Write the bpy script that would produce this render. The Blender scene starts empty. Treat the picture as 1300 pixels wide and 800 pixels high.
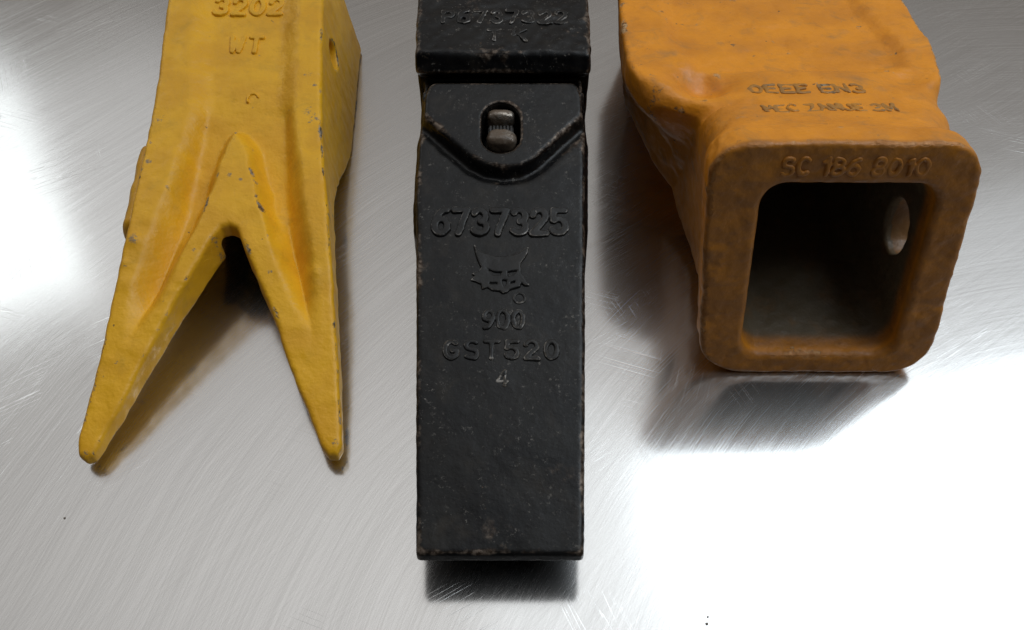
import bpy, bmesh, math, time
import numpy as np
from mathutils import Vector, Matrix

T0 = time.time()
S = 0.01                      # every length below is written in centimetres
R = math.radians
scene = bpy.context.scene
col = scene.collection

# ------------------------------------------------------------------ camera
cam_d = bpy.data.cameras.new('camera')
cam = bpy.data.objects.new('camera', cam_d); col.objects.link(cam)
cam.location = (0, 0, 31.6 * S)
cam.rotation_euler = (R(90 - 52), 0, 0)
cam_d.sensor_width = 36; cam_d.lens = 36 * 1100 / 1300
cam_d.clip_start = 0.01; cam_d.clip_end = 50
scene.camera = cam

# ------------------------------------------------------------------ world
w = bpy.data.worlds.new('World'); scene.world = w; w.use_nodes = True
nt = w.node_tree; nt.nodes.clear()
tc = nt.nodes.new('ShaderNodeTexCoord'); sp = nt.nodes.new('ShaderNodeSeparateXYZ')
mr = nt.nodes.new('ShaderNodeMapRange'); mr.inputs['From Min'].default_value = 0.4; mr.inputs['From Max'].default_value = 1.0
cr = nt.nodes.new('ShaderNodeMix'); cr.data_type = 'RGBA'
cr.inputs['A'].default_value = (0.190, 0.170, 0.152, 1); cr.inputs['B'].default_value = (0.99, 0.98, 0.97, 1)
bg = nt.nodes.new('ShaderNodeBackground'); bg.inputs['Strength'].default_value = 1.0
ow = nt.nodes.new('ShaderNodeOutputWorld')
L = nt.links.new
L(tc.outputs['Generated'], sp.inputs[0]); L(sp.outputs['Z'], mr.inputs['Value']); pw = nt.nodes.new('ShaderNodeMath'); pw.operation = 'POWER'; pw.inputs[1].default_value = 1.5; L(mr.outputs[0], pw.inputs[0]); L(pw.outputs[0], cr.inputs['Factor'])
# the room is darker on the photographer's side, away from the windows
my = nt.nodes.new('ShaderNodeMapRange'); my.interpolation_type = 'SMOOTHSTEP'; my.inputs['From Min'].default_value = -0.4; my.inputs['From Max'].default_value = 0.4
my.inputs['To Min'].default_value = 0.06; my.inputs['To Max'].default_value = 1.0
mu = nt.nodes.new('ShaderNodeMix'); mu.data_type = 'RGBA'; mu.blend_type = 'MULTIPLY'; mu.inputs['Factor'].default_value = 1.0
L(sp.outputs['Y'], my.inputs['Value']); L(cr.outputs['Result'], mu.inputs['A']); L(my.outputs[0], mu.inputs['B'])
L(mu.outputs['Result'], bg.inputs['Color']); L(bg.outputs[0], ow.inputs['Surface'])

# ------------------------------------------------------------------ lamps: two large daylight windows above and beyond the table
def area_light(name, loc, target, sx, sy, power, color):
    d = bpy.data.lights.new(name, 'AREA'); d.shape = 'RECTANGLE'; d.size = sx; d.size_y = sy
    d.energy = power; d.color = color
    o = bpy.data.objects.new(name, d); col.objects.link(o); o.location = loc
    o.rotation_euler = (Vector(target) - Vector(loc)).to_track_quat('-Z', 'Y').to_euler()
    return o
sl = area_light('skylight', (1.44, 0.50, 2.0), (1.44, 0.50, 0), 1.70, 2.0, 34, (0.82, 0.92, 1.0)); sl.rotation_euler = (0, 0, R(14))
sw = area_light('side_window', (-2.23, 2.36, 2.0), (-2.23, 2.36, 0), 0.9, 1.5, 8, (0.90, 0.97, 1.0)); sw.rotation_euler = (0, 0, R(30))

# dim lamps added beside the bright windows to soften and widen their glow
s2 = area_light('skylight_side_fill', (0.28, 0.50, 2.0), (0.28, 0.50, 0), 0.58, 2.0, 1.7, (0.84, 0.93, 1.0)); s2.rotation_euler = (0, 0, R(14))
s3 = area_light('skylight_far_fill', (1.75, 1.98, 2.0), (1.75, 1.98, 0), 1.5, 0.8, 1.4, (0.84, 0.93, 1.0)); s3.rotation_euler = (0, 0, R(14))
s4 = area_light('side_window_fill', (-1.50, 2.60, 2.0), (-1.50, 2.60, 0), 0.75, 1.6, 1.5, (0.95, 0.98, 1.0)); s4.rotation_euler = (0, 0, R(30))

scene.view_settings.view_transform = 'Standard'; scene.view_settings.look = 'None'
scene.view_settings.exposure = 0.1; scene.view_settings.gamma = 1
scene.render.engine = 'CYCLES'
scene.cycles.max_bounces = 8

# ------------------------------------------------------------------ field helpers (implicit shapes on a grid)
def smooth(a, b, x):
    t = np.clip((x - a) / (b - a), 0, 1); return t * t * (3 - 2 * t)
def rmax(a, b, r):            # intersection with a round edge of radius r
    u = np.maximum(a + r, 0); v = np.maximum(b + r, 0)
    return np.minimum(np.maximum(a, b), -r) + np.sqrt(u * u + v * v) if r > 0 else np.maximum(a, b)
def rmax2(a, b, r):
    u = a + r; v = b + r
    return np.minimum(np.maximum(u, v), 0) + np.sqrt(np.maximum(u, 0) ** 2 + np.maximum(v, 0) ** 2) - r
def smin(a, b, k):
    h = np.maximum(k - np.abs(a - b), 0) / k
    return np.minimum(a, b) - h * h * k * 0.25
def smax(a, b, k): return -smin(-a, -b, k)

def poly_sd(pts, X, Y):       # signed distance to a polygon, negative inside
    d = np.full(X.shape, 1e9, np.float32); sgn = np.zeros(X.shape, bool)
    n = len(pts)
    for i in range(n):
        ax, ay = pts[i]; bx, by = pts[(i + 1) % n]
        ex, ey = bx - ax, by - ay
        wx, wy = X - ax, Y - ay
        t = np.clip((wx * ex + wy * ey) / (ex * ex + ey * ey + 1e-12), 0, 1)
        d = np.minimum(d, (wx - ex * t) ** 2 + (wy - ey * t) ** 2)
        if ey != 0:
            c = ((ay > Y) != (by > Y)) & (X < ex * (Y - ay) / ey + ax)
            sgn ^= c
    d = np.sqrt(d)
    return np.where(sgn, -d, d).astype(np.float32)

def value_noise(axes, cell, seed):          # smooth noise in [-1,1] on a grid
    rng = np.random.RandomState(seed)
    idx = []
    for a in axes:
        u = (a - a[0]) / cell; i = np.floor(u).astype(int); f = u - i; idx.append((i, (f * f * (3 - 2 * f)).astype(np.float32)))
    g = rng.uniform(-1, 1, [i.max() + 2 for i, f in idx]).astype(np.float32)
    for k, (i, f) in enumerate(idx):
        sh = [1] * len(axes); sh[k] = -1; ff = f.reshape(sh)
        g = np.take(g, i, axis=k) * (1 - ff) + np.take(g, i + 1, axis=k) * ff
    return g

def grid(lo, hi, h):
    ax = [np.arange(a, b + h, h, dtype=np.float32) for a, b in zip(lo, hi)]
    return ax, ax[0][:, None, None], ax[1][None, :, None], ax[2][None, None, :]

def surface_net(f, ax, h):
    s = f < 0
    nx, ny, nz = f.shape
    c = np.zeros((nx - 1, ny - 1, nz - 1), np.uint8)
    for i in (0, 1):
        for j in (0, 1):
            for k in (0, 1):
                c += s[i:nx - 1 + i, j:ny - 1 + j, k:nz - 1 + k]
    act = (c > 0) & (c < 8)
    I, J, K = np.nonzero(act)
    vid = np.full(act.shape, -1, np.int32); vid[I, J, K] = np.arange(len(I))
    acc = np.zeros((len(I), 3), np.float32); cnt = np.zeros(len(I), np.float32)
    corners = [(i, j, k) for i in (0, 1) for j in (0, 1) for k in (0, 1)]
    val = {q: f[I + q[0], J + q[1], K + q[2]] for q in corners}
    for q in corners:
        for d in range(3):
            if q[d] == 0:
                p = list(q); p[d] = 1; p = tuple(p)
                a, b = val[q], val[p]
                m = (a < 0) != (b < 0)
                t = np.where(m, a / np.where(m, a - b, 1), 0)
                v = np.array(q, np.float32)[None, :].repeat(len(I), 0); v[:, d] += t
                acc += v * m[:, None]; cnt += m
    V = acc / cnt[:, None] + np.stack([I, J, K], 1)
    faces = []
    for d in range(3):
        sl0 = [slice(1, -1)] * 3; sl0[d] = slice(0, -1)
        sl1 = [slice(1, -1)] * 3; sl1[d] = slice(1, None)
        a = s[tuple(sl0)]; b = s[tuple(sl1)]
        for flip, m in ((0, a & ~b), (1, ~a & b)):
            P = np.stack(np.nonzero(m), 1)
            off = np.ones(3, int); off[d] = 0
            P = P + off
            e, g = (d + 1) % 3, (d + 2) % 3
            q = []
            for (oe, og) in ((-1, -1), (0, -1), (0, 0), (-1, 0)):
                Q = P.copy(); Q[:, e] += oe; Q[:, g] += og
                q.append(vid[Q[:, 0], Q[:, 1], Q[:, 2]])
            q = np.stack(q, 1)
            if flip: q = q[:, ::-1]
            faces.append(q)
    Fc = np.concatenate(faces)
    Fc = Fc[(Fc >= 0).all(1)]
    return V, Fc, (I, J, K)

def link(name, me, parent=None):
    o = bpy.data.objects.new(name, me); col.objects.link(o)
    if parent is not None: o.parent = parent
    return o

def mesh_from_field(name, f, ax, h, mat, origin, parent=None, wr=3, smooth_steps=(0.6, -0.62, 0.6, -0.62, 0.5), put=None, inside=None, wear_k=1.0, marks=None):
    V, Fc, (I, J, K) = surface_net(f, ax, h)
    # convexity of the surface: worn edges are bare where the casting sticks out
    r = wr
    def at(di, dj, dk):
        return f[np.clip(I + di, 0, f.shape[0] - 1), np.clip(J + dj, 0, f.shape[1] - 1), np.clip(K + dk, 0, f.shape[2] - 1)]
    lap = (at(r, 0, 0) + at(-r, 0, 0) + at(0, r, 0) + at(0, -r, 0) + at(0, 0, r) + at(0, 0, -r)) / 6 - at(0, 0, 0)
    lap = lap / (r * h) * wear_k
    a_, b_ = Fc.ravel(), np.roll(Fc, -1, 1).ravel()
    deg = np.bincount(a_, minlength=len(V)) + np.bincount(b_, minlength=len(V))
    for lam in smooth_steps:
        for_d = np.empty_like(V)
        for d in range(3):
            for_d[:, d] = (np.bincount(a_, V[b_, d], len(V)) + np.bincount(b_, V[a_, d], len(V))) / np.maximum(deg, 1)
        V = V + lam * (for_d - V)
    P = np.empty_like(V)
    for d in range(3): P[:, d] = ax[d][0] + V[:, d] * h
    if put is not None: P = np.array([put(float(p[0]), float(p[1]), float(p[2])) for p in P], np.float32)
    P = ((P - np.array(origin)) * S).astype(np.float32)
    mk = None
    if marks is not None:
        W = P / S + np.array(origin); mk = np.zeros(len(P), np.float32)
        for mx_, my_, mr_, ms_ in marks: mk = np.maximum(mk, ms_ * np.exp(-((W[:, 0] - mx_) ** 2 + (W[:, 1] - my_) ** 2) / mr_ ** 2))
    me = bpy.data.meshes.new(name)
    me.vertices.add(len(P)); me.vertices.foreach_set('co', P.astype(np.float32).ravel())
    me.loops.add(Fc.size); me.loops.foreach_set('vertex_index', Fc.astype(np.int32).ravel())
    me.polygons.add(len(Fc)); me.polygons.foreach_set('loop_start', np.arange(0, Fc.size, 4, dtype=np.int32))
    me.polygons.foreach_set('loop_total', np.full(len(Fc), 4, np.int32))
    me.update(calc_edges=True); me.validate()
    me.polygons.foreach_set('use_smooth', np.ones(len(me.polygons), bool))
    at_ = me.attributes.new('convex', 'FLOAT', 'POINT'); at_.data.foreach_set('value', lap.astype(np.float32))
    if mk is not None: me.attributes.new('scuffed', 'FLOAT', 'POINT').data.foreach_set('value', mk.astype(np.float32))
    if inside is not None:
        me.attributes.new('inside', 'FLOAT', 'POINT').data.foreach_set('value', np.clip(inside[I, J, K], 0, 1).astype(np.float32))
    me.materials.append(mat)
    o = link(name, me, parent)
    return o

# ------------------------------------------------------------------ material helpers
class NT:
    def __init__(s, name):
        s.m = bpy.data.materials.new(name); s.m.use_nodes = True; s.t = s.m.node_tree; s.t.nodes.clear()
        s.out = s.n('ShaderNodeOutputMaterial'); s.b = s.n('ShaderNodeBsdfPrincipled'); s.l(s.b.outputs[0], s.out.inputs['Surface'])
        s.co = s.n('ShaderNodeTexCoord').outputs['Object']
    def n(s, t): return s.t.nodes.new(t)
    def l(s, a, b): s.t.links.new(a, b)
    def put(s, v, sock):
        if hasattr(v, 'links'): s.l(v, sock)
        else: sock.default_value = v
    def noise(s, scale, detail=4, rough=0.55, vec=None, dist=0.0):
        n = s.n('ShaderNodeTexNoise'); n.inputs['Scale'].default_value = scale; n.inputs['Detail'].default_value = detail
        n.inputs['Roughness'].default_value = rough; n.inputs['Distortion'].default_value = dist
        s.l(vec if vec is not None else s.co, n.inputs['Vector']); return n.outputs['Fac']
    def math(s, op, a, b=0.0, c=None, clamp=False):
        n = s.n('ShaderNodeMath'); n.operation = op; n.use_clamp = clamp
        s.put(a, n.inputs[0]); s.put(b, n.inputs[1])
        if c is not None: s.put(c, n.inputs[2])
        return n.outputs[0]
    def ramp(s, v, a, b, lo=0.0, hi=1.0):
        n = s.n('ShaderNodeMapRange'); n.interpolation_type = 'SMOOTHSTEP'
        s.put(v, n.inputs['Value']); n.inputs['From Min'].default_value = a; n.inputs['From Max'].default_value = b
        n.inputs['To Min'].default_value = lo; n.inputs['To Max'].default_value = hi; return n.outputs[0]
    def mix(s, f, a, b):
        n = s.n('ShaderNodeMix'); n.data_type = 'RGBA'
        s.put(f, n.inputs['Factor'])
        for v, k in ((a, 'A'), (b, 'B')):
            if hasattr(v, 'links'): s.l(v, n.inputs[k])
            else: n.inputs[k].default_value = (*v, 1)
        return n.outputs['Result']
    def attr(s, name):
        n = s.n('ShaderNodeAttribute'); n.attribute_name = name; return n.outputs['Fac']
    def mapped(s, scale, rot=(0, 0, 0), loc=(0, 0, 0)):
        n = s.n('ShaderNodeMapping'); n.inputs['Scale'].default_value = scale; n.inputs['Rotation'].default_value = rot
        n.inputs['Location'].default_value = loc; s.l(s.co, n.inputs['Vector']); return n.outputs[0]
    def bump(s, h, dist, strength=1.0, prev=None):
        n = s.n('ShaderNodeBump'); n.inputs['Distance'].default_value = dist; n.inputs['Strength'].default_value = strength
        s.put(h, n.inputs['Height'])
        if prev is not None: s.l(prev, n.inputs['Normal'])
        return n.outputs[0]

def cast_paint(name, base, base2, chip, edge_amt, rough, grain, dust=None, dust_amt=0.5, spots=0.68, metal_chip=0.6, spec=0.4, edge_lo=0.05, edge_hi=0.16, speck=None, grime_shade=None, wavy=2.2, scuff=None, rust=None):
    s = NT(name)
    big = s.noise(45, 3); mid = s.noise(180, 5, 0.6); fine = s.noise(900, 4, 0.6)
    c = s.mix(s.ramp(big, 0.35, 0.65), base, base2)
    if dust is not None:
        d = s.math('MULTIPLY', s.ramp(s.noise(70, 6, 0.65, dist=0.6), 0.5, 0.78), dust_amt)
        c = s.mix(d, c, dust)
    if speck is not None:
        k = s.math('MULTIPLY', s.ramp(s.noise(520, 5, 0.8), 0.575, 0.66), s.ramp(s.noise(75, 5, 0.75, vec=s.mapped((1, 1, 1), loc=(0.3, 0.1, 0))), 0.44, 0.62))
        c = s.mix(s.math('MULTIPLY', k, 0.5), c, speck)
    cv = s.attr('convex')
    wn = s.math('ADD', s.math('MULTIPLY', s.math('SUBTRACT', s.noise(330, 5, 0.75), 0.5), edge_amt), s.math('MULTIPLY', s.math('SUBTRACT', s.noise(55, 3, 0.6), 0.55), edge_amt * 2.9))
    e = s.ramp(s.math('ADD', cv, wn), edge_lo, edge_hi)
    sp = s.math('MULTIPLY', s.ramp(s.noise(230, 4, 0.62, vec=s.mapped((1, 1, 1), loc=(0.2, 0.7, 0))), spots, spots + 0.03),
                s.ramp(s.noise(60, 2), 0.48, 0.6))
    ch = s.math('MAXIMUM', e, sp)
    if scuff is not None:      # knocks through the paint where castings were hit, plus the yellow ridge's painted shade
        sc_ = s.ramp(s.math('ADD', s.attr('scuffed'), s.math('MULTIPLY', s.math('SUBTRACT', s.noise(330, 8, 0.82), 0.5), 3.2)), 0.95, 1.12)
        c = s.mix(s.math('MULTIPLY', sc_, s.ramp(s.noise(900, 3), 0.3, 0.6, 0.55, 0.95)), c, scuff)
    chipc = s.mix(s.ramp(s.noise(500, 3), 0.4, 0.62), chip[0], chip[1])
    c = s.mix(ch, c, chipc)
    if grime_shade is not None:
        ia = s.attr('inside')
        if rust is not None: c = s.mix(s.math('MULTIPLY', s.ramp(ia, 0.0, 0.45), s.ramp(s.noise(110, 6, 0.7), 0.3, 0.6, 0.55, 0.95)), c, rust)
        c = s.mix(s.math('MULTIPLY', s.ramp(ia, 0.5, 1.0), s.ramp(s.noise(90, 5, 0.6), 0.25, 0.5, 0.8, 1.0)), c, grime_shade)  # socket grime on the orange tooth, painted shade on the yellow one
    s.l(c, s.b.inputs['Base Color'])
    s.put(s.math('MULTIPLY', ch, metal_chip), s.b.inputs['Metallic'])
    rr = s.math('ADD', s.ramp(mid, 0.3, 0.7, rough - 0.09, rough + 0.1), s.math('MULTIPLY', ch, 0.05))
    s.put(rr, s.b.inputs['Roughness'])
    s.b.inputs['Specular IOR Level'].default_value = spec
    h = s.math('ADD', s.math('MULTIPLY', s.noise(420, 3, 0.55), 0.6), s.math('ADD', s.math('MULTIPLY', fine, 0.22), s.math('MULTIPLY', ch, -0.35)))
    s.l(s.bump(h, grain * S, 1.0, s.bump(s.noise(110, 3), grain * wavy * S)), s.b.inputs['Normal'])
    return s.m

M_yellow = cast_paint('yellow_paint', (0.80, 0.408, 0.013), (0.71, 0.345, 0.012), ((0.10, 0.065, 0.035), (0.30, 0.26, 0.21)), 0.22, 0.43, 0.036, spec=0.35, scuff=(0.20, 0.16, 0.115),
                      dust=(0.50, 0.27, 0.02), dust_amt=0.5, spots=0.70, metal_chip=0.25, edge_lo=0.170, edge_hi=0.235, grime_shade=(0.020, 0.016, 0.010))  # the near-black last colour is shade painted into the hollow under the fork
M_orange = cast_paint('orange_paint', (0.80, 0.290, 0.014), (0.66, 0.235, 0.015), ((0.22, 0.105, 0.035), (0.62, 0.40, 0.20)), 0.24, 0.45, 0.035,
                      dust=(0.30, 0.165, 0.06), dust_amt=0.6, spots=0.665, metal_chip=0.25, edge_lo=0.115, edge_hi=0.21, scuff=(0.15, 0.10, 0.06), grime_shade=(0.135, 0.100, 0.058), rust=(0.34, 0.130, 0.022))
M_black = cast_paint('black_paint', (0.003, 0.003, 0.0034), (0.0065, 0.006, 0.0055), ((0.035, 0.022, 0.014), (0.17, 0.13, 0.10)), 0.26, 0.34, 0.018, spec=0.24, wavy=0.9, scuff=(0.045, 0.034, 0.024),
                     dust=(0.028, 0.022, 0.016), dust_amt=0.6, spots=0.70, metal_chip=0.4, edge_lo=0.075, edge_hi=0.24, speck=(0.26, 0.235, 0.205))
M_cast_black = cast_paint('black_paint_on_lettering', (0.0065, 0.0065, 0.007), (0.012, 0.011, 0.010), ((0.07, 0.058, 0.045), (0.24, 0.22, 0.20)), 0.16, 0.36, 0.016, spec=0.27, dust=(0.03, 0.025, 0.02), dust_amt=0.6, metal_chip=0.4, edge_lo=0.15, edge_hi=0.34)
M_grimy = cast_paint('grimy_orange_paint', (0.50, 0.21, 0.025), (0.33, 0.16, 0.04), ((0.09, 0.06, 0.035), (0.32, 0.24, 0.15)), 0.24, 0.5, 0.035, dust=(0.13, 0.085, 0.05), dust_amt=0.8, spots=0.64, metal_chip=0.2)
M_pin = cast_paint('worn_brown_steel', (0.15, 0.11, 0.08), (0.09, 0.065, 0.045), ((0.3, 0.26, 0.22), (0.42, 0.38, 0.33)), 0.2, 0.30, 0.03, spots=0.47, metal_chip=0.9)
M_rubber = cast_paint('dark_rubber', (0.035, 0.032, 0.03), (0.05, 0.045, 0.04), ((0.06, 0.05, 0.05), (0.07, 0.06, 0.06)), 0.1, 0.6, 0.02, metal_chip=0.0)

def steel():
    s = NT('brushed_steel')
    sp = s.n('ShaderNodeSeparateXYZ'); s.l(s.co, sp.inputs[0])
    x, y = sp.outputs['X'], sp.outputs['Y']
    def swirl(cx, cy, kr, ka, seed, detail=3):
        dx = s.math('SUBTRACT', x, cx * S); dy = s.math('SUBTRACT', y, cy * S)
        wob = s.math('MULTIPLY', s.math('SUBTRACT', s.noise(7, 1), 0.5), 0.02)
        r = s.math('ADD', s.math('SQRT', s.math('ADD', s.math('MULTIPLY', dx, dx), s.math('MULTIPLY', dy, dy))), wob)
        a = s.math('ARCTAN2', dy, dx)
        cb = s.n('ShaderNodeCombineXYZ'); s.put(s.math('MULTIPLY', r, kr), cb.inputs[0]); s.put(s.math('MULTIPLY', a, ka), cb.inputs[1]); cb.inputs[2].default_value = seed
        n = s.noise(1.0, detail, 0.7, vec=cb.outputs[0]); return n, dx, dy
    n1, dx, dy = swirl(30, 0, 2900, 3, 1.0)
    n2, _, _ = swirl(70, -40, 3900, 9, 4.0)
    n3, _, _ = swirl(160, -160, 3300, 30, 7.0)
    lines = s.math('ADD', s.math('MULTIPLY', n1, 0.45), s.math('ADD', s.math('MULTIPLY', n2, 0.30), s.math('MULTIPLY', n3, 0.25)))
    # single scratches of many directions
    sc = None
    for k, (ang, sd) in enumerate(((20, 0.1), (65, 0.4), (110, 0.8), (150, 1.3), (-35, 2.1))):
        v0 = s.mapped((1, 1, 1), (0, 0, R(ang)))
        mp = s.n('ShaderNodeMapping'); mp.inputs['Scale'].default_value = (5, 330, 1); mp.inputs['Location'].default_value = (sd, sd * 2, 0); s.l(v0, mp.inputs['Vector']); v = mp.outputs[0]
        n = s.noise(1.0, 1, 0.4, vec=v, dist=0.15)
        li = s.ramp(s.math('ABSOLUTE', s.math('SUBTRACT', n, 0.5)), 0.0, 0.006, 1.0, 0.0)
        msk = s.ramp(s.noise(16, 2, vec=s.mapped((1, 1, 1), loc=(sd * 3, sd, 0))), 0.60, 0.70)
        li = s.math('MULTIPLY', li, msk)
        sc = li if sc is None else s.math('MAXIMUM', sc, li)
    cloud = s.noise(5, 4, 0.55)
    base = s.mix(s.ramp(lines, 0.38, 0.62), (0.535, 0.53, 0.52), (0.685, 0.68, 0.67))
    base = s.mix(s.math('MULTIPLY', sc, 0.35), base, (0.8, 0.8, 0.8))
    s.l(base, s.b.inputs['Base Color'])
    s.b.inputs['Metallic'].default_value = 1.0
    s.put(s.math('ADD', s.ramp(lines, 0.35, 0.65, 0.12, 0.18), s.math('MULTIPLY', s.math('ADD', s.math('SUBTRACT', cloud, 0.5), s.math('MULTIPLY', s.math('SUBTRACT', s.noise(32, 5, 0.65), 0.5), 0.5)), 0.15)), s.b.inputs['Roughness'])
    s.b.inputs['Anisotropic'].default_value = 0.15
    tg = s.n('ShaderNodeCombineXYZ'); s.put(s.math('MULTIPLY', dy, -1.0), tg.inputs[0]); s.l(dx, tg.inputs[1]); tg.inputs[2].default_value = 0
    nrm = s.n('ShaderNodeVectorMath'); nrm.operation = 'NORMALIZE'; s.l(tg.outputs[0], nrm.inputs[0]); s.l(nrm.outputs[0], s.b.inputs['Tangent'])
    b = s.bump(lines, 0.0014 * S, 1.0)
    b = s.bump(s.math('MULTIPLY', sc, -1.0), 0.0015 * S, 1.0, b)
    b = s.bump(s.noise(2.2, 2), 0.05 * S, 1.0, b)      # the sheet is very slightly wavy
    s.l(b, s.b.inputs['Normal'])
    # a second, hazier lobe: worn steel is part mirror, part satin
    b2 = s.n('ShaderNodeBsdfPrincipled'); b2.inputs['Metallic'].default_value = 1.0; b2.inputs['Roughness'].default_value = 0.33
    s.l(base, b2.inputs['Base Color']); s.l(b, b2.inputs['Normal'])
    mx = s.n('ShaderNodeMixShader'); s.put(s.ramp(lines, 0.35, 0.65, 0.16, 0.27), mx.inputs['Fac']); s.l(s.b.outputs[0], mx.inputs[1]); s.l(b2.outputs[0], mx.inputs[2])
    s.l(mx.outputs[0], s.out.inputs['Surface'])
    return s.m
M_steel = steel()

# ------------------------------------------------------------------ the steel tabletop
bm = bmesh.new(); bmesh.ops.create_cube(bm, size=1)
bmesh.ops.scale(bm, vec=(2.2, 1.7, 0.03), verts=bm.verts); bmesh.ops.translate(bm, vec=(0, 0.35, -0.015), verts=bm.verts)
bmesh.ops.bevel(bm, geom=[e for e in bm.edges], offset=0.006, segments=3, affect='EDGES')
me = bpy.data.meshes.new('steel_tabletop'); bm.to_mesh(me); bm.free(); me.materials.append(M_steel)
table = link('tabletop', me); table['kind'] = 'structure'

# ------------------------------------------------------------------ lettering that follows a surface
def arc(cx, cy, rx, ry, a0, a1, n=12):
    return [(cx + rx * math.cos(R(a0 + (a1 - a0) * k / n)), cy + ry * math.sin(R(a0 + (a1 - a0) * k / n))) for k in range(n + 1)]
GLYPH = {      # single-line characters as a pattern maker cuts them, 0.56 wide and 1 high
 '0': [arc(.28, .5, .28, .5, 0, 360, 24)],
 '1': [[(.12, .8), (.3, 1), (.3, 0)]],
 '2': [arc(.28, .72, .27, .28, 170, -35, 14) + [(.0, .0), (.56, .0)]],
 '3': [arc(.26, .74, .26, .26, 150, -80, 14), arc(.26, .26, .29, .26, 80, -150, 14)],
 '4': [[(.42, 0), (.42, 1), (.0, .3), (.56, .3)]],
 '5': [[(.52, 1), (.08, 1), (.05, .56)] + arc(.26, .31, .29, .31, 130, -150, 16)],
 '6': [arc(.28, .3, .27, .3, 0, 360, 20), arc(.50, .32, .49, .68, 180, 92, 8)],
 '7': [[(.0, 1), (.56, 1), (.2, 0)]],
 '8': [arc(.28, .75, .23, .25, 0, 360, 20), arc(.28, .26, .28, .26, 0, 360, 20)],
 '9': [arc(.28, .7, .27, .3, 0, 360, 20), arc(.06, .68, .49, .68, 0, -88, 8)],
 'A': [[(0, 0), (.28, 1), (.56, 0)], [(.1, .35), (.46, .35)]],
 'C': [arc(.3, .5, .3, .5, 50, 310, 18)],
 'E': [[(.52, 1), (0, 1), (0, 0), (.52, 0)], [(0, .52), (.4, .52)]],
 'G': [arc(.3, .5, .3, .5, 50, 330, 18) + [(.58, .45), (.34, .45)]],
 'K': [[(0, 0), (0, 1)], [(.54, 1), (0, .42)], [(.2, .6), (.56, 0)]],
 'M': [[(0, 0), (0, 1), (.3, .35), (.6, 1), (.6, 0)]],
 'N': [[(0, 0), (0, 1), (.54, 0), (.54, 1)]],
 'O': [arc(.28, .5, .28, .5, 0, 360, 24)],
 'P': [[(0, 0), (0, 1), (.3, 1)] + arc(.3, .74, .24, .26, 90, -90, 10) + [(0, .48)]],
 'R': [[(0, 0), (0, 1), (.3, 1)] + arc(.3, .74, .24, .26, 90, -90, 10) + [(0, .48)], [(.26, .48), (.56, 0)]],
 'S': [arc(.28, .75, .25, .25, 40, 240, 12) + arc(.27, .25, .28, .25, 70, -140, 14)],
 'T': [[(0, 1), (.58, 1)], [(.29, 1), (.29, 0)]],
 'U': [[(0, 1), (0, .28)] + arc(.28, .28, .28, .28, 180, 360, 10) + [(.56, 1)]],
 'V': [[(0, 1), (.28, 0), (.56, 1)]],
 'W': [[(0, 1), (.16, 0), (.32, .75), (.48, 0), (.64, 1)]],
 'Z': [[(0, 1), (.54, 1), (0, 0), (.54, 0)]],
}
def relief_mesh(name, fn, lo, hi, relief, mat, parent, origin, put, h, seed, wear=1.0):
    ax, X, Y, Z = grid((lo[0], lo[1], -0.09), (hi[0], hi[1], relief + 0.06), h)
    X2, Y2 = np.meshgrid(ax[0], ax[1], indexing='ij')
    X2 = X2 + value_noise((ax[0], ax[1]), 0.5, seed) * 0.018 * wear; Y2 = Y2 + value_noise((ax[0], ax[1]), 0.5, seed + 1) * 0.018 * wear
    sd = fn(X2, Y2) + value_noise((ax[0], ax[1]), 0.16, seed + 2) * 0.016 * wear
    top = relief + value_noise((ax[0], ax[1]), 0.45, seed + 3) * 0.016 * wear
    f = rmax2(sd[:, :, None] + (Z - relief) * 0.25, Z - top[:, :, None], 0.028)
    f = np.maximum(f, -0.06 - Z)
    return mesh_from_field(name, f, ax, h, mat, origin, parent, wr=2, smooth_steps=(0.5, -0.5, 0.4), put=put, wear_k=1.0 if mat is M_cast_black else 0.25)
def lettering(name, txt, mat, parent, origin, put, width, height, relief=0.055, pen=0.085, seed=100, gap=0.24, wear=1.0, h=0.034):
    segs = []; x = 0.0
    for ch in txt:
        if ch == ' ': x += 0.42; continue
        st = GLYPH[ch]; wmax = max(p[0] for q in st for p in q)
        for q in st:
            for a, b in zip(q[:-1], q[1:]): segs.append((a[0] + x, a[1], b[0] + x, b[1]))
        x += wmax + gap
    tot = x - gap; kx = (width - 2 * pen) / tot; ky = height - 2 * pen
    segs = [((a - tot / 2) * kx, (b - .5) * ky, (c - tot / 2) * kx, (d - .5) * ky) for a, b, c, d in segs]
    def fn(X, Y):
        out = np.full(X.shape, 9.0, np.float32)
        for ax_, ay, bx, by in segs:
            ex, ey = bx - ax_, by - ay
            t = np.clip(((X - ax_) * ex + (Y - ay) * ey) / (ex * ex + ey * ey + 1e-9), 0, 1)
            out = np.minimum(out, np.hypot(X - ax_ - ex * t, Y - ay - ey * t))
        return out - pen
    return relief_mesh(name, fn, (-width / 2 - .15, -height / 2 - .15), (width / 2 + .15, height / 2 + .15), relief, mat, parent, origin, put, h, seed, wear)

def prop(o, label, cat=None, group=None):
    o['label'] = label
    if cat: o['category'] = cat
    if group: o['group'] = group

H = 0.06
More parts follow.
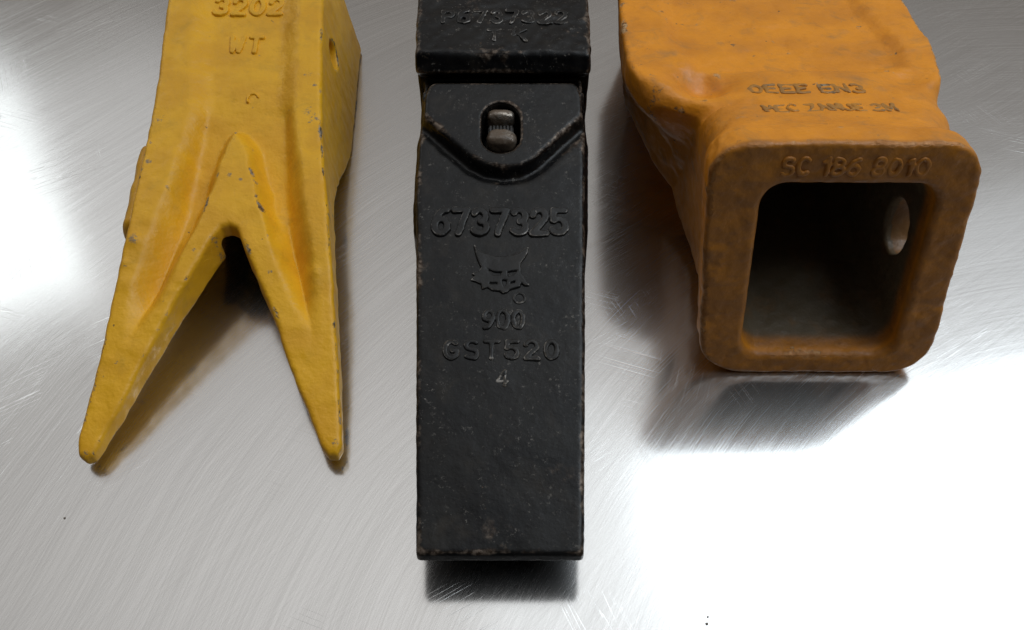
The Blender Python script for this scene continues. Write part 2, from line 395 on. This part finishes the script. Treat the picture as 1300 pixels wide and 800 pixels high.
# ================================================================== 1. yellow twin-pointed tooth
Y_OUT = [(-18.48, 43.73), (-17.94, 40.74), (-17.38, 35.29), (-17.17, 31.13), (-17.02, 26.97), (-17.1, 23.64), (-17.26, 20.25), (-17.48, 17.34), (-17.37, 16.91), (-17.05, 16.7), (-16.7, 16.85), (-16.1, 18.49), (-15.32, 20.78), (-14.31, 23.46), (-13.11, 26.34), (-12.89, 26.73), (-12.56, 26.85), (-12.23, 26.69), (-11.35, 24.99), (-10.1, 22.49), (-8.8, 19.6), (-7.66, 17.25), (-7.35, 16.91), (-6.97, 16.91), (-6.84, 17.25), (-7.22, 20.58), (-7.59, 23.29), (-8.09, 26.77), (-9.03, 32.31), (-9.57, 37.39), (-10.09, 43.73), (-10.15, 46.5), (-18.75, 46.5)]
Y_REC = [(-17.5, 47), (-17.21, 43.73), (-16.14, 37.39), (-15.47, 33.28), (-15.79, 28.22), (-16.31, 23.99), (-16.61, 21.24), (-15.68, 20.98), (-14.93, 23.11), (-14.02, 26.57), (-13.56, 28.66), (-13.31, 31.13), (-13.07, 31.93), (-12.54, 31.13), (-11.7, 28.66), (-10.48, 25.43), (-9.31, 22.94), (-8.51, 21.51), (-8.09, 21.58), (-8.62, 25.07), (-9.5, 29.1), (-10.28, 32.8), (-10.76, 37.39), (-11.36, 43.73), (-11.5, 47)]
Y0 = (-13, 30, 0)
Y_MARKS = [(x, y, r, 1.0) for x, y, r in [(-18.4,32.0,.6),(-18.3,30.5,.7),(-18.2,28.8,.7),(-16.77, 32.8, 0.45), (-16.96, 31.37, 0.25), (-17.19, 30.67, 0.3), (-16.8, 30.21, 0.4), (-16.59, 25.99, 0.5), (-16.78, 24.7, 0.25), (-10.09, 38.48, 0.2), (-9.96, 35.54, 0.45), (-9.61, 34.88, 0.35), (-9.45, 32.8, 0.65), (-9.15, 32.08, 0.4), (-9.73, 33.28, 0.5), (-12.94, 31.6, 0.3), (-12.22, 31.23, 0.25), (-12.9, 29.45, 0.3), (-12.39, 29.18, 0.2), (-13.09, 26.19, 0.35), (-13.91, 25.43, 0.3), (-15.16, 20.42, 0.3), (-9.96, 22.08, 0.22), (-10.48, 24.52, 0.25), (-12.67, 34.0, 0.2), (-7.25, 19.28, 0.2), (-16.32, 20.52, 0.3), (-7.01, 17.4, 0.35), (-16.97, 16.94, 0.35), (-14.51, 20.42, 0.25), (-8.38, 28.66, 0.3), (-8.08, 27.38, 0.3)]]  # leading marks brown the left ridge in place of its shade, others are knocks
def y_plane(y): return 1 + 0.30 * (y - 17) - 0.14 * np.log1p(np.exp((y - 26.5) * 1.5)) / 1.5
def build_yellow():
    ax, X, Y, Z = grid((-20.2, 15.6, -0.4), (-5.6, 46.0, 7.9), H)
    X2, Y2 = np.meshgrid(ax[0], ax[1], indexing='ij')
    n2 = value_noise((ax[0], ax[1]), 1.1, 3) * 0.03 + value_noise((ax[0], ax[1]), 0.35, 5) * 0.02
    so = poly_sd(Y_OUT, X2, Y2) + n2
    sr = poly_sd(Y_REC, X2, Y2) + value_noise((ax[0], ax[1]), 0.9, 8) * 0.06
    inner = smooth(2.6, 1.7, np.abs(X2 + 12.7)) * smooth(23.5, 26, Y2) * smooth(34.5, 33, Y2)
    dep = (smooth(0.12, -1.15, sr) * (1 - inner) + smooth(0.08, -0.78, sr) * inner) * (1.15 - 0.70 * smooth(28, 36, Y2)) * smooth(20.5, 25, Y2)
    zt = y_plane(Y2) - dep + value_noise((ax[0], ax[1]), 1.6, 11) * 0.03
    for bx, by, br, ba in ((-16.59, 26.0, .28, .13), (-16.81, 24.9, .2, .08), (-16.58, 24.0, .3, .06), (-8.51, 24.5, .25, .07)):
        zt = zt + ba * np.exp(-((X2 - bx) ** 2 + (Y2 - by) ** 2) / br ** 2)
    draft = (0.0 + 0.15 * smooth(26, 38, Y)) 
    side = so[:, :, None] - draft * np.maximum(y_plane(Y) - Z, 0)
    f = rmax2(side, (Z - zt[:, :, None]) * 0.975, 0.22)
    zb = np.maximum(y_plane(Y) - 0.75 - 0.125 * (Y - 17), 0.02)
    zb = zb * smooth(36, 28.5, Y) + 0.02
    f = rmax2(f, (zb - Z) * 0.98, 0.2)
    f = rmax2(f, Y - 45.0, 0.2)
    # wear ridge low on the left flank
    def capsule(a, b, r, sq=1.0):
        a = np.array(a, float); b = np.array(b, float); d = b - a
        t = np.clip(((X - a[0]) * d[0] + (Y - a[1]) * d[1] + (Z - a[2]) * d[2]) / (d @ d), 0, 1)
        return np.sqrt((X - a[0] - d[0] * t) ** 2 + (Y - a[1] - d[1] * t) ** 2 + ((Z - a[2] - d[2] * t) * sq) ** 2) - r
    f = smin(f, capsule((-17.95, 32.6, 2.0), (-17.55, 28.0, 1.8), 0.56, 0.45) + value_noise(ax, 0.8, 23) * 0.05, 0.4)
    # hollow under the fork and socket from the rear
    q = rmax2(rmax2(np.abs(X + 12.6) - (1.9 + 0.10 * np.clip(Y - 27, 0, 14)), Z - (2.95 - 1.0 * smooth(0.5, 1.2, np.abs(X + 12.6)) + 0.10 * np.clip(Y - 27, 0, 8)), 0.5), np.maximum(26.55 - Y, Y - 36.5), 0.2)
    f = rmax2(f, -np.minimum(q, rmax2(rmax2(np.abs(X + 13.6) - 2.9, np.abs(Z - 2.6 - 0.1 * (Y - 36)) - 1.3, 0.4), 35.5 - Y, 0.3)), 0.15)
    # oval pin hole in the right flank
    f = rmax2(f, -rmax2(np.sqrt((Y - 39.0) ** 2 * 0.8 + (Z - 4.0) ** 2) - 0.72, np.abs(X + 9.5) - 1.6, 0.05), 0.12)
    f = f + (value_noise(ax, 0.5, 21) * 0.02)
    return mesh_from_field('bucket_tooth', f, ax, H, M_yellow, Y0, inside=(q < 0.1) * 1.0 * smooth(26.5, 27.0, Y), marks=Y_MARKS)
yel = build_yellow(); yel.location = Vector(Y0) * S
prop(yel, 'yellow forked tooth with two long pointed prongs, lying left of the black tooth', 'bucket tooth', 'excavator bucket teeth lying on the steel table')
def y_put(cx, cy, rel=0.0):
    def f(u, v, w_):
        x, y = cx + u, cy + v * 0.98
        return x, y, y_plane(y) - 0.45 + w_ - 0.02 + rel
    return f
lettering('raised_number', '3202', M_yellow, yel, Y0, y_put(-13.82, 40.75), 3.7, 1.35, 0.13, 0.12, 110, 0.34)
lettering('raised_letter', 'WT', M_yellow, yel, Y0, y_put(-13.55, 38.05), 1.75, 1.25, 0.12, 0.11, 120, 0.40)

arc_pts = np.array(arc(-12.71, 34.5, 0.26, 0.30, 20, 215, 16))
relief_mesh('casting_scar', lambda X, Y: np.min([np.hypot(X - a, Y - b) for a, b in arc_pts], axis=0).astype(np.float32) - 0.045, (-13.2, 33.95), (-12.2, 35.05), 0.06, M_yellow, yel, Y0,
            lambda u, v, w_: (u, v, y_plane(v) - 0.47 + w_), 0.028, 240)

# ================================================================== 2. black tooth pinned on its shank
def b_plane(y): return 2.4 + (y - 12) * 0.205
B0 = (-0.4, 25, 0)
B_MARKS = [(x, y, r, k) for x, y, r, k in [(-1.76,16.2,.8,.55),(-0.89,17.1,.9,.55),(-1.44,15.0,.7,.5),(-0.3,16.6,.8,.5),(-2.39,17.4,.6,.5),(0.45,18.3,.5,.6),(1.48,16.8,.5,.5),(-0.85,13.9,.4,.5),(-2.8,20.3,.5,.45),(-2.87,22.4,.5,.45),(-0.28,12.5,.5,.9),(2.37,12.4,.3,1.),(-2.92,12.4,.4,.9),(0.9,12.3,.4,.7),
  (-2.9,25.5,.5,.75),(-1.6,25.6,.6,.75),(-0.3,25.5,.6,.75),(0.9,25.6,.5,.75),(2.0,25.5,.5,.7),(-0.4,22.6,.6,.8),(-0.9,23.2,.4,.7),(0.2,23.1,.4,.6),(-2.2,19.8,.5,.7),(-0.9,19.8,.5,.65),(0.6,19.8,.5,.75),(1.6,19.8,.4,.7),(-0.3,21.1,.5,.7),(-0.3,27.0,.5,.8),(1.3,19.0,.3,.8),(-1.6,28.6,.4,.75),(-2.0,31.6,.5,.6),(-1.1,31.9,.4,.6)]]
K_MARKS = [(x, y, r, k) for x, y, r, k in [(-2.6,36.2,.6,.8),(-1.2,36.2,.6,.75),(0.2,36.2,.6,.8),(1.6,36.2,.6,.8),(-0.3,34.9,.7,.7),(-3.9,33.6,.5,.9),(3.2,33.6,.5,.8),(-2,33.4,.5,.7),(1,33.4,.5,.7)]]
rootb = bpy.data.objects.new('bucket_tooth', None); col.objects.link(rootb); rootb.location = Vector(B0) * S
prop(rootb, 'long black chisel tooth pinned to a black shank, between the yellow and orange teeth', 'bucket tooth', 'excavator bucket teeth lying on the steel table')
PAD = [(-3.50,31.9),(-3.40,32.22),(2.62,32.22),(2.72,31.9),(2.74,30.92),(0.80,28.85),(0.25,28.52),(-0.38,28.42),(-1.0,28.52),(-1.5,28.85),(-3.52,30.86)]
PIN_C = (-0.5, 30.1)
def build_black():
    ax, X, Y, Z = grid((-5.4, 11.4, -0.4), (4.6, 33.4, 8.2), H)
    X2, Y2 = np.meshgrid(ax[0], ax[1], indexing='ij')
    n2 = value_noise((ax[0], ax[1]), 1.4, 31) * 0.015 + value_noise((ax[0], ax[1]), 0.25, 32) * 0.012
    xl = -3.38 - (Y - 12.14) * 0.050; xr = 2.55 + (Y - 12.14) * 0.040
    xl = np.maximum(xl, -4.13); xr = np.minimum(xr, 3.30)
    dr = 0.02
    bul = 0.17 * smooth(25.2, 25.9, Y) * smooth(31, 30.2, Y) * smooth(0.3, 0.9, b_plane(Y) - Z)
    side = np.maximum(xl - X, X - xr) - dr * (b_plane(Y) - Z) + n2[:, :, None] - bul
    sp_ = poly_sd(PAD, X2, Y2) - 0.42 + n2
    main = b_plane(Y2) + value_noise((ax[0], ax[1]), 1.5, 35) * 0.02
    groove = 0.16 * np.exp(-((sp_ - 0.22) / 0.22) ** 2)
    zt = main - groove * smooth(26, 27.5, Y2)
    f = rmax2(side, (Z - zt[:, :, None]) * 0.98, 0.20)
    pad = rmax2(sp_[:, :, None] - 0.16 * (b_plane(Y) + 0.45 - Z) + 0.02, (Z - (b_plane(Y) + 0.45)) * 0.98, 0.17)
    f = smin(f, rmax2(pad, 4.0 - Z, 0.1), 0.10)
    f = rmax2(f, (1.75 * np.clip(1 - (Y - 12) / 13.0, 0, 1) + 0.02 - Z), 0.14)
    f = rmax2(f, 12.12 - Y + 0.05 * n2[:, :, None], 0.14)
    f = rmax2(f, Y - 32.72, 0.12)
    # slot for the pin
    slot = np.sqrt((X - PIN_C[0]) ** 2 * 1.0 + np.maximum(np.abs(Y - PIN_C[1]) - 0.50, 0) ** 2) - 0.86
    f = rmax2(f, -np.maximum(slot, (b_plane(Y) - 1.3) - Z), 0.07)
    # socket at the rear for the shank nose
    f = rmax2(f, -rmax2(np.maximum(np.abs(X + 0.42) - 2.9, np.abs(Z - 2.6) - 1.6), 27 - Y, 0.3), 0.1)
    f = f + value_noise(ax, 0.35, 37) * 0.006
    return mesh_from_field('tooth_body', f, ax, H, M_black, B0, rootb, marks=B_MARKS)
def build_shank():
    ax, X, Y, Z = grid((-5.6, 30.6, -0.4), (4.9, 48.4, 9.4), H * 1.1)
    X2, Y2 = np.meshgrid(ax[0], ax[1], indexing='ij')
    n2 = value_noise((ax[0], ax[1]), 0.8, 41) * 0.04 + value_noise((ax[0], ax[1]), 0.3, 42) * 0.03
    zt = 7.95 + (Y2 - 34) * 0.05 + n2
    side = np.maximum(-4.42 - (Y - 33.6) * 0.03 - X, X - 3.60 - (Y - 33.6) * 0.03) + n2[:, :, None]
    f = rmax2(side, Z - zt[:, :, None], 0.25)
    f = rmax2(f, (33.62 - 0.55 * np.clip(7.9 - Z, 0, 0.75) + 1.0 * np.clip(7.1 - Z, 0, 0.6) - Y) * 0.85, 0.20)
    f = rmax2(f, 0.02 - Z, 0.15); f = rmax2(f, Y - 47.6, 0.3)
    neck = rmax2(np.maximum(-4.1 - X, X - 3.28), Z - 6.25, 0.15)
    neck = rmax2(neck, np.maximum(32.78 - Y, Y - 36), 0.1); neck = rmax2(neck, 0.05 - Z, 0.1)
    f = smin(f, neck, 0.15)
    f = f + value_noise(ax, 0.4, 47) * 0.02
    return mesh_from_field('shank', f, ax, H * 1.1, M_black, B0, rootb, marks=K_MARKS)
blk = build_black(); shk = build_shank(); shk['label'] = 'wider black shank behind the tooth, rusty worn front edge'
def b_put(cx, cy, rel=-0.02):
    def f(u, v, w_):
        x, y = cx + u, cy + v * 0.98
        return x, y, b_plane(y) + w_ + rel
    return f
lettering('raised_number', '6737325', M_cast_black, blk, B0, b_put(-0.52, 25.6), 5.8, 1.42, 0.11, 0.14, 130, 0.26)
lettering('raised_number', '900', M_cast_black, blk, B0, b_put(-0.36, 21.1), 1.75, 0.90, 0.085, 0.085, 140, 0.28, 1.6)
lettering('raised_letter', 'GST520', M_cast_black, blk, B0, b_put(-0.42, 19.82), 4.6, 0.90, 0.085, 0.09, 150, 0.36, 1.3)
lettering('raised_number', '4', M_cast_black, blk, B0, b_put(-0.38, 18.66), 0.55, 0.76, 0.055, 0.07, 160, 0.2, 1.5)
lettering('raised_number', 'P6737322', M_cast_black, shk, B0, lambda u, v, w_: (-0.35 + u, 36.2 + v, 7.93 + (2.2 + v) * 0.05 + w_), 6.0, 1.05, 0.08, 0.10, 170, 0.30, 2.2)
lettering('raised_letter', 'TK', M_cast_black, shk, B0, lambda u, v, w_: (-0.25 + u, 34.85 + v, 7.93 + (0.85 + v) * 0.05 + w_), 1.9, 0.9, 0.07, 0.09, 180, 0.6, 2.2)
# feline emblem
EM = [(-1.56,24.46),(-1.45,24.28),(-1.26,24.13),(-0.9,23.97),(-0.49,23.90),(-0.08,23.95),(0.24,24.07),(0.48,24.24),(0.65,24.36),(0.62,24.12),(0.50,23.85),(0.32,23.60),(0.36,23.17),(0.50,22.9),(0.68,22.63),(0.52,22.62),(0.36,22.74),(0.30,22.55),(0.02,22.46),(-0.12,22.40),(-0.20,22.30),(-0.36,22.24),(-0.5,22.36),(-0.8,22.40),(-1.0,22.55),(-1.2,22.47),(-1.25,22.7),(-1.65,22.85),(-1.48,23.02),(-1.62,23.12),(-1.35,23.22),(-1.25,23.4),(-1.40,23.75),(-1.5,24.1)]
EYE = [[(-1.08,23.42),(-0.77,23.24),(-0.42,23.19),(-0.50,23.04),(-0.78,23.06)],[(-0.2,23.20),(0.22,23.28),(0.04,23.04),(-0.18,22.98)],[(-0.42,22.83),(-0.2,22.83),(-0.25,22.6),(-0.31,22.46),(-0.37,22.6)],
       [(-0.95,22.75),(-0.62,22.72),(-0.60,22.66),(-0.9,22.65)],[(-0.08,22.72),(0.14,22.80),(0.12,22.70),(-0.08,22.66)]]
def em_fn(X, Y):
    d = poly_sd(EM, X, Y) - 0.015
    for e in EYE: d = np.maximum(d, -poly_sd(e, X, Y))
    return d
relief_mesh('raised_emblem', em_fn, (-1.8, 22.1), (0.85, 24.6), 0.10, M_cast_black, blk, B0, lambda u, v, w_: (u, v, b_plane(v) + w_ - 0.02), 0.028, 190, 0.8)
relief_mesh('raised_ring', lambda X, Y: np.abs(np.hypot(X - 0.30, Y - 22.06) - 0.22) - 0.05, (-0.1, 21.7), (0.7, 22.45), 0.055, M_cast_black, blk, B0, lambda u, v, w_: (u, v, b_plane(v) + w_ - 0.02), 0.028, 195)
# the pin inside the slot: two steel lugs with a ribbed rubber strip between
def lug(name, cx, cy, zc, rx, ry, rz, mat, parent, seed, power=2.6):
    h = 0.04
    ax, X, Y, Z = grid((cx - rx - .2, cy - ry - .2, zc - rz - .2), (cx + rx + .2, cy + ry + .2, zc + rz + .2), h)
    p = power
    f = ((np.abs((X - cx) / rx) ** p + np.abs((Y - cy) / ry) ** p + np.abs((Z - zc) / rz) ** p) ** (1 / p) - 1) * min(rx, ry, rz)
    f = f + value_noise(ax, 0.2, seed) * 0.02
    return mesh_from_field(name, f, ax, h, mat, B0, parent)
zp = b_plane(30.1) + 0.18
pin = lug('retaining_pin', -0.50, 30.15, zp - 0.9, 0.70, 1.0, 0.55, M_pin, rootb, 51)
lug('pin_lug', -0.46, 29.72, zp - 0.24, 0.66, 0.50, 0.50, M_pin, pin, 52, 2.7)
lug('pin_lug', -0.52, 31.08, zp - 0.16, 0.62, 0.27, 0.48, M_pin, pin, 53, 3.5)
bm = bmesh.new()
for k in range(7):
    m = Matrix.Translation(((-0.98 + 0.155 * k - B0[0]) * S, (30.48 - B0[1]) * S, (zp - 0.30 - B0[2]) * S)) @ Matrix.Rotation(R(8), 4, 'Y') @ Matrix.Diagonal((0.095 * S, 0.44 * S, 0.34 * S, 1))
    bmesh.ops.create_cube(bm, size=1, matrix=m)
m = Matrix.Translation(((-0.5 - B0[0]) * S, (30.5 - B0[1]) * S, (zp - 0.48 - B0[2]) * S)) @ Matrix.Diagonal((1.15 * S, 0.55 * S, 0.34 * S, 1))
bmesh.ops.create_cube(bm, size=1, matrix=m)
bmesh.ops.bevel(bm, geom=list(bm.edges), offset=0.02 * S, segments=2, affect='EDGES')
me = bpy.data.meshes.new('rubber_strip'); bm.to_mesh(me); bm.free(); me.materials.append(M_rubber); link('rubber_strip', me, pin)

# ================================================================== 3. orange socket tooth
O0 = (12.5, 28, 0)
TT = math.tan(R(11)); CT = math.cos(R(11)); SN = math.sin(R(11))
O_MARKS = [(x, y, r, k) for x, y, r, k in [(8.35,36.9,.35,1),(10.31,34.8,.45,.95),(5.9,34.6,.35,.9),(6.2,33.9,.3,.95),(11.06,33.8,.2,.95),(15.07,38.0,.6,.75),(6.15,30.2,.55,1.),(5.55,32.2,.4,.9),(18.1,37.9,.35,.8),(17.96,34.9,.4,.8),(17.67,32.9,.35,.85),(16.3,33.4,.2,.9),(12.65,34.2,.2,.9),(10.0,30.2,.5,.6),
  (11,29.9,.7,.7),(12.3,29.9,.7,.7),(13.8,29.9,.7,.7),(11.3,28,.7,.7),(12.7,28,.7,.7),(14.2,28,.8,.8),(15,28,.5,.8),(10,25.4,.4,.8),(11.5,25.4,.5,.8),(13.4,25.4,.6,.8),(15.4,25.5,.4,.8),(9,24.5,.5,.7)]]
O_PANEL = [(7.9, 47), (7.4, 38), (7.2, 34.2), (8.0, 32.2), (9.6, 31.6), (15.5, 31.6), (17.6, 32.2), (17.9, 34.0), (17.5, 38), (18.2, 47)]
def o_cx(z): return 13.2 - 0.107 * (z / CT)
def build_orange():
    h = 0.07
    ax, X, Y, Z = grid((3.6, 20.6, -0.4), (22.0, 47.0, 11.8), h)
    X2, Y2 = np.meshgrid(ax[0], ax[1], indexing='ij')
    yy = Y - Z * TT                                   # runs parallel to the open face
    # top profile along the axis
    px = np.array([20, 23.5, 24.7, 25.5, 26.4, 28.1, 29.6, 30.8, 32.0, 34.0, 39.0, 45.0]); pz = np.array([11.32, 11.24, 11.02, 10.45, 9.92, 9.22, 8.82, 8.58, 8.3, 7.95, 7.2, 5.9])
    # soften the profile
    fy = np.interp(ax[1], px, pz); k = np.exp(-np.linspace(-2, 2, 9) ** 2); k /= k.sum(); fy = np.convolve(np.pad(fy, 4, 'edge'), k, 'valid')
    zt = np.broadcast_to(fy[None, :], X2.shape).copy()
    sp_ = poly_sd(O_PANEL, X2, Y2) + value_noise((ax[0], ax[1]), 1.5, 61) * 0.1
    zt -= 0.30 * smooth(0.15, -0.7, sp_)
    for gx, gy, ga in ((8.3, 30.8, 1.0), (16.9, 31.0, 0.35)):        # dished corners between neck and blade
        zt -= ga * np.exp(-((X2 - gx) / 1.2) ** 2 - ((Y2 - gy) / 1.15) ** 2)
    zt += value_noise((ax[0], ax[1]), 1.8, 62) * 0.05 + value_noise((ax[0], ax[1]), 0.45, 63) * 0.025
    # half width, flaring into the blade
    y0 = 28.7 + np.clip(8.2 - Z, 0, 8) * 0.50
    ye = Y - np.clip(8.0 - Z, 0, 8) * 0.45
    tl = np.clip((ye - 28.5) / 4.6, 0, 1); lobe = np.sqrt(np.clip(1 - (1 - tl) ** 2, 0, 1)) * smooth(0, 0.30, tl)
    lobe = lobe + (tl * 0.95 - lobe) * smooth(7.2, 5.2, Z)
    rear = 0.35 * smooth(34, 42, Y) - 0.5 * smooth(41, 46, Y)
    hwl = 4.98 - 0.5 * smooth(22.2, 25.0, yy) + 2.62 * lobe - 0.27 * np.clip(6.3 - Z, 0, 7) * smooth(32.5, 37, Y) - 0.3 * smooth(35, 42, Y)
    hwr = 4.98 - 0.25 * smooth(22.3, 25.0, yy) + 1.15 * smooth(25.6, 28.6, ye) + 1.25 * smooth(28.5, 35, ye) + rear
    hw = hwl
    cx = o_cx(Z) * (1 - smooth(27, 33, Y)) + 12.25 * smooth(27, 33, Y)
    side = np.maximum((cx - X - hwl) / (1 + 0.9 * (tl > 0) * (1 - tl) ** 2), X - cx - hwr)
    side = side * 0.92 + value_noise(ax, 1.2, 64) * 0.04 + value_noise(ax, 0.3, 69) * 0.035 * smooth(24, 22, yy)
    r_t = 1.35 - 0.0 * Y
    topf = (Z - zt[:, :, None]) * 0.97
    rad = 1.25 * (1 - smooth(29.5, 31.5, Y)) + 0.24
    u = side + rad; v = topf + rad
    f = np.minimum(np.maximum(u, v), 0) + np.sqrt(np.maximum(u, 0) ** 2 + np.maximum(v, 0) ** 2) - rad
    zb = np.interp(ax[1], [20, 26, 28, 30.5, 32.7, 34, 37, 42, 47], [0.02, 0.02, 0.25, 0.9, 2.2, 3.4, 4.0, 0.5, 0.02])[None, :, None]
    rb = 1.75 - 1.30 * smooth(25, 28, Y) + 0 * Z; u = f + rb; v = (zb - Z) * 0.95 + rb
    f = np.minimum(np.maximum(u, v), 0) + np.sqrt(np.maximum(u, 0) ** 2 + np.maximum(v, 0) ** 2) - rb
    f = rmax2(f, (21.4 - yy) * CT + value_noise(ax, 0.7, 65) * 0.03 + value_noise(ax, 0.22, 68) * 0.02, 0.17)
    f = rmax2(f, Y - 46.2, 0.4)
    # cavity
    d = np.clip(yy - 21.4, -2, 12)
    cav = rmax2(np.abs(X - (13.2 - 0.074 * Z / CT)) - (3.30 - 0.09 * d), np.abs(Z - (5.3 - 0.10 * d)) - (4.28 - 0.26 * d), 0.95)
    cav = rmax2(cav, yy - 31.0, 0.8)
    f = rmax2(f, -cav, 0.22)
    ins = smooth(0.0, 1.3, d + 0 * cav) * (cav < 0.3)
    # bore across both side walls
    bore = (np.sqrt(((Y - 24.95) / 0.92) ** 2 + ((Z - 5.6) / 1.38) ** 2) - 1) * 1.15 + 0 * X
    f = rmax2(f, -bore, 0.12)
    face = smooth(0.45, 0.05, yy - 21.4) * (0.42 + 0.15 * value_noise((ax[0], ax[1], ax[2]), 0.8, 71))  # rusty front face, part of its dark brown is painted shade
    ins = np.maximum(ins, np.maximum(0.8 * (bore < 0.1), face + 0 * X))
    f = f + value_noise(ax, 0.35, 66) * 0.02
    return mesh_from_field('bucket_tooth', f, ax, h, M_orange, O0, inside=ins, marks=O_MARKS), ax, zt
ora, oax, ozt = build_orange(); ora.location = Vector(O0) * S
prop(ora, 'orange cast tooth with an open square socket in front and a wide flared blade', 'bucket tooth', 'excavator bucket teeth lying on the steel table')
def o_top(x, y):
    i = (x - oax[0][0]) / 0.07; j = (y - oax[1][0]) / 0.07; i0, j0 = int(i), int(j); fi, fj = i - i0, j - j0
    z = ozt
    return float((z[i0, j0] * (1 - fi) + z[i0 + 1, j0] * fi) * (1 - fj) + (z[i0, j0 + 1] * (1 - fi) + z[i0 + 1, j0 + 1] * fi) * fj)
lettering('raised_letter', 'OEEE EN3', M_grimy, ora, O0, lambda u, v, w_: (12.35 + u, 29.9 + v, o_top(12.35 + u, 29.9 + v) + w_ - 0.02), 4.9, 0.85, 0.06, 0.085, 200, 0.24, 2.5)
lettering('raised_letter', 'MEC ZANUE 3M', M_grimy, ora, O0, lambda u, v, w_: (12.75 + u, 28.0 + v, o_top(12.75 + u, 28.0 + v) + w_ - 0.02), 5.4, 0.85, 0.06, 0.075, 210, 0.24, 2.5)
def face_put(u, v, w_):
    ww = 10.50 + v
    return 12.35 + u, 21.4 + ww * SN - (w_ - 0.02) * CT, ww * CT + (w_ - 0.02) * SN
fl = lettering('raised_number', 'SC 186 8010', M_orange, ora, O0, face_put, 5.4, 0.80, 0.07, 0.075, 220, 0.24, 1.6)
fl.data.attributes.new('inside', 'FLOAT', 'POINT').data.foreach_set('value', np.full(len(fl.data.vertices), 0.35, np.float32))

# ================================================================== crumbs of dirt on the table
def crumb(x, y, r, seed, label):
    bm = bmesh.new(); bmesh.ops.create_icosphere(bm, subdivisions=2, radius=r * S)
    rng = np.random.RandomState(seed)
    for v in bm.verts:
        v.co *= 0.75 + 0.5 * rng.rand(); v.co.z *= 0.6
    me = bpy.data.meshes.new('dirt_crumb'); bm.to_mesh(me); bm.free(); me.materials.append(M_pin)
    o = link('dirt_crumb', me); o.location = (x * S, y * S, r * 0.5 * S)
    prop(o, label, 'crumb', 'dirt crumbs on the steel table')
crumb(7.05, 10.5, 0.05, 1, 'lower of two tiny dark crumbs on blown-out steel below the orange tooth')
crumb(7.12, 10.75, 0.04, 2, 'upper of two tiny dark crumbs on blown-out steel below the orange tooth')
crumb(-17.5, 14.6, 0.04, 3, 'tiny dark crumb on bare steel below the left prong tip of the yellow tooth')
print('built in %.1f s' % (time.time() - T0), sum(len(m.polygons) for m in bpy.data.meshes))
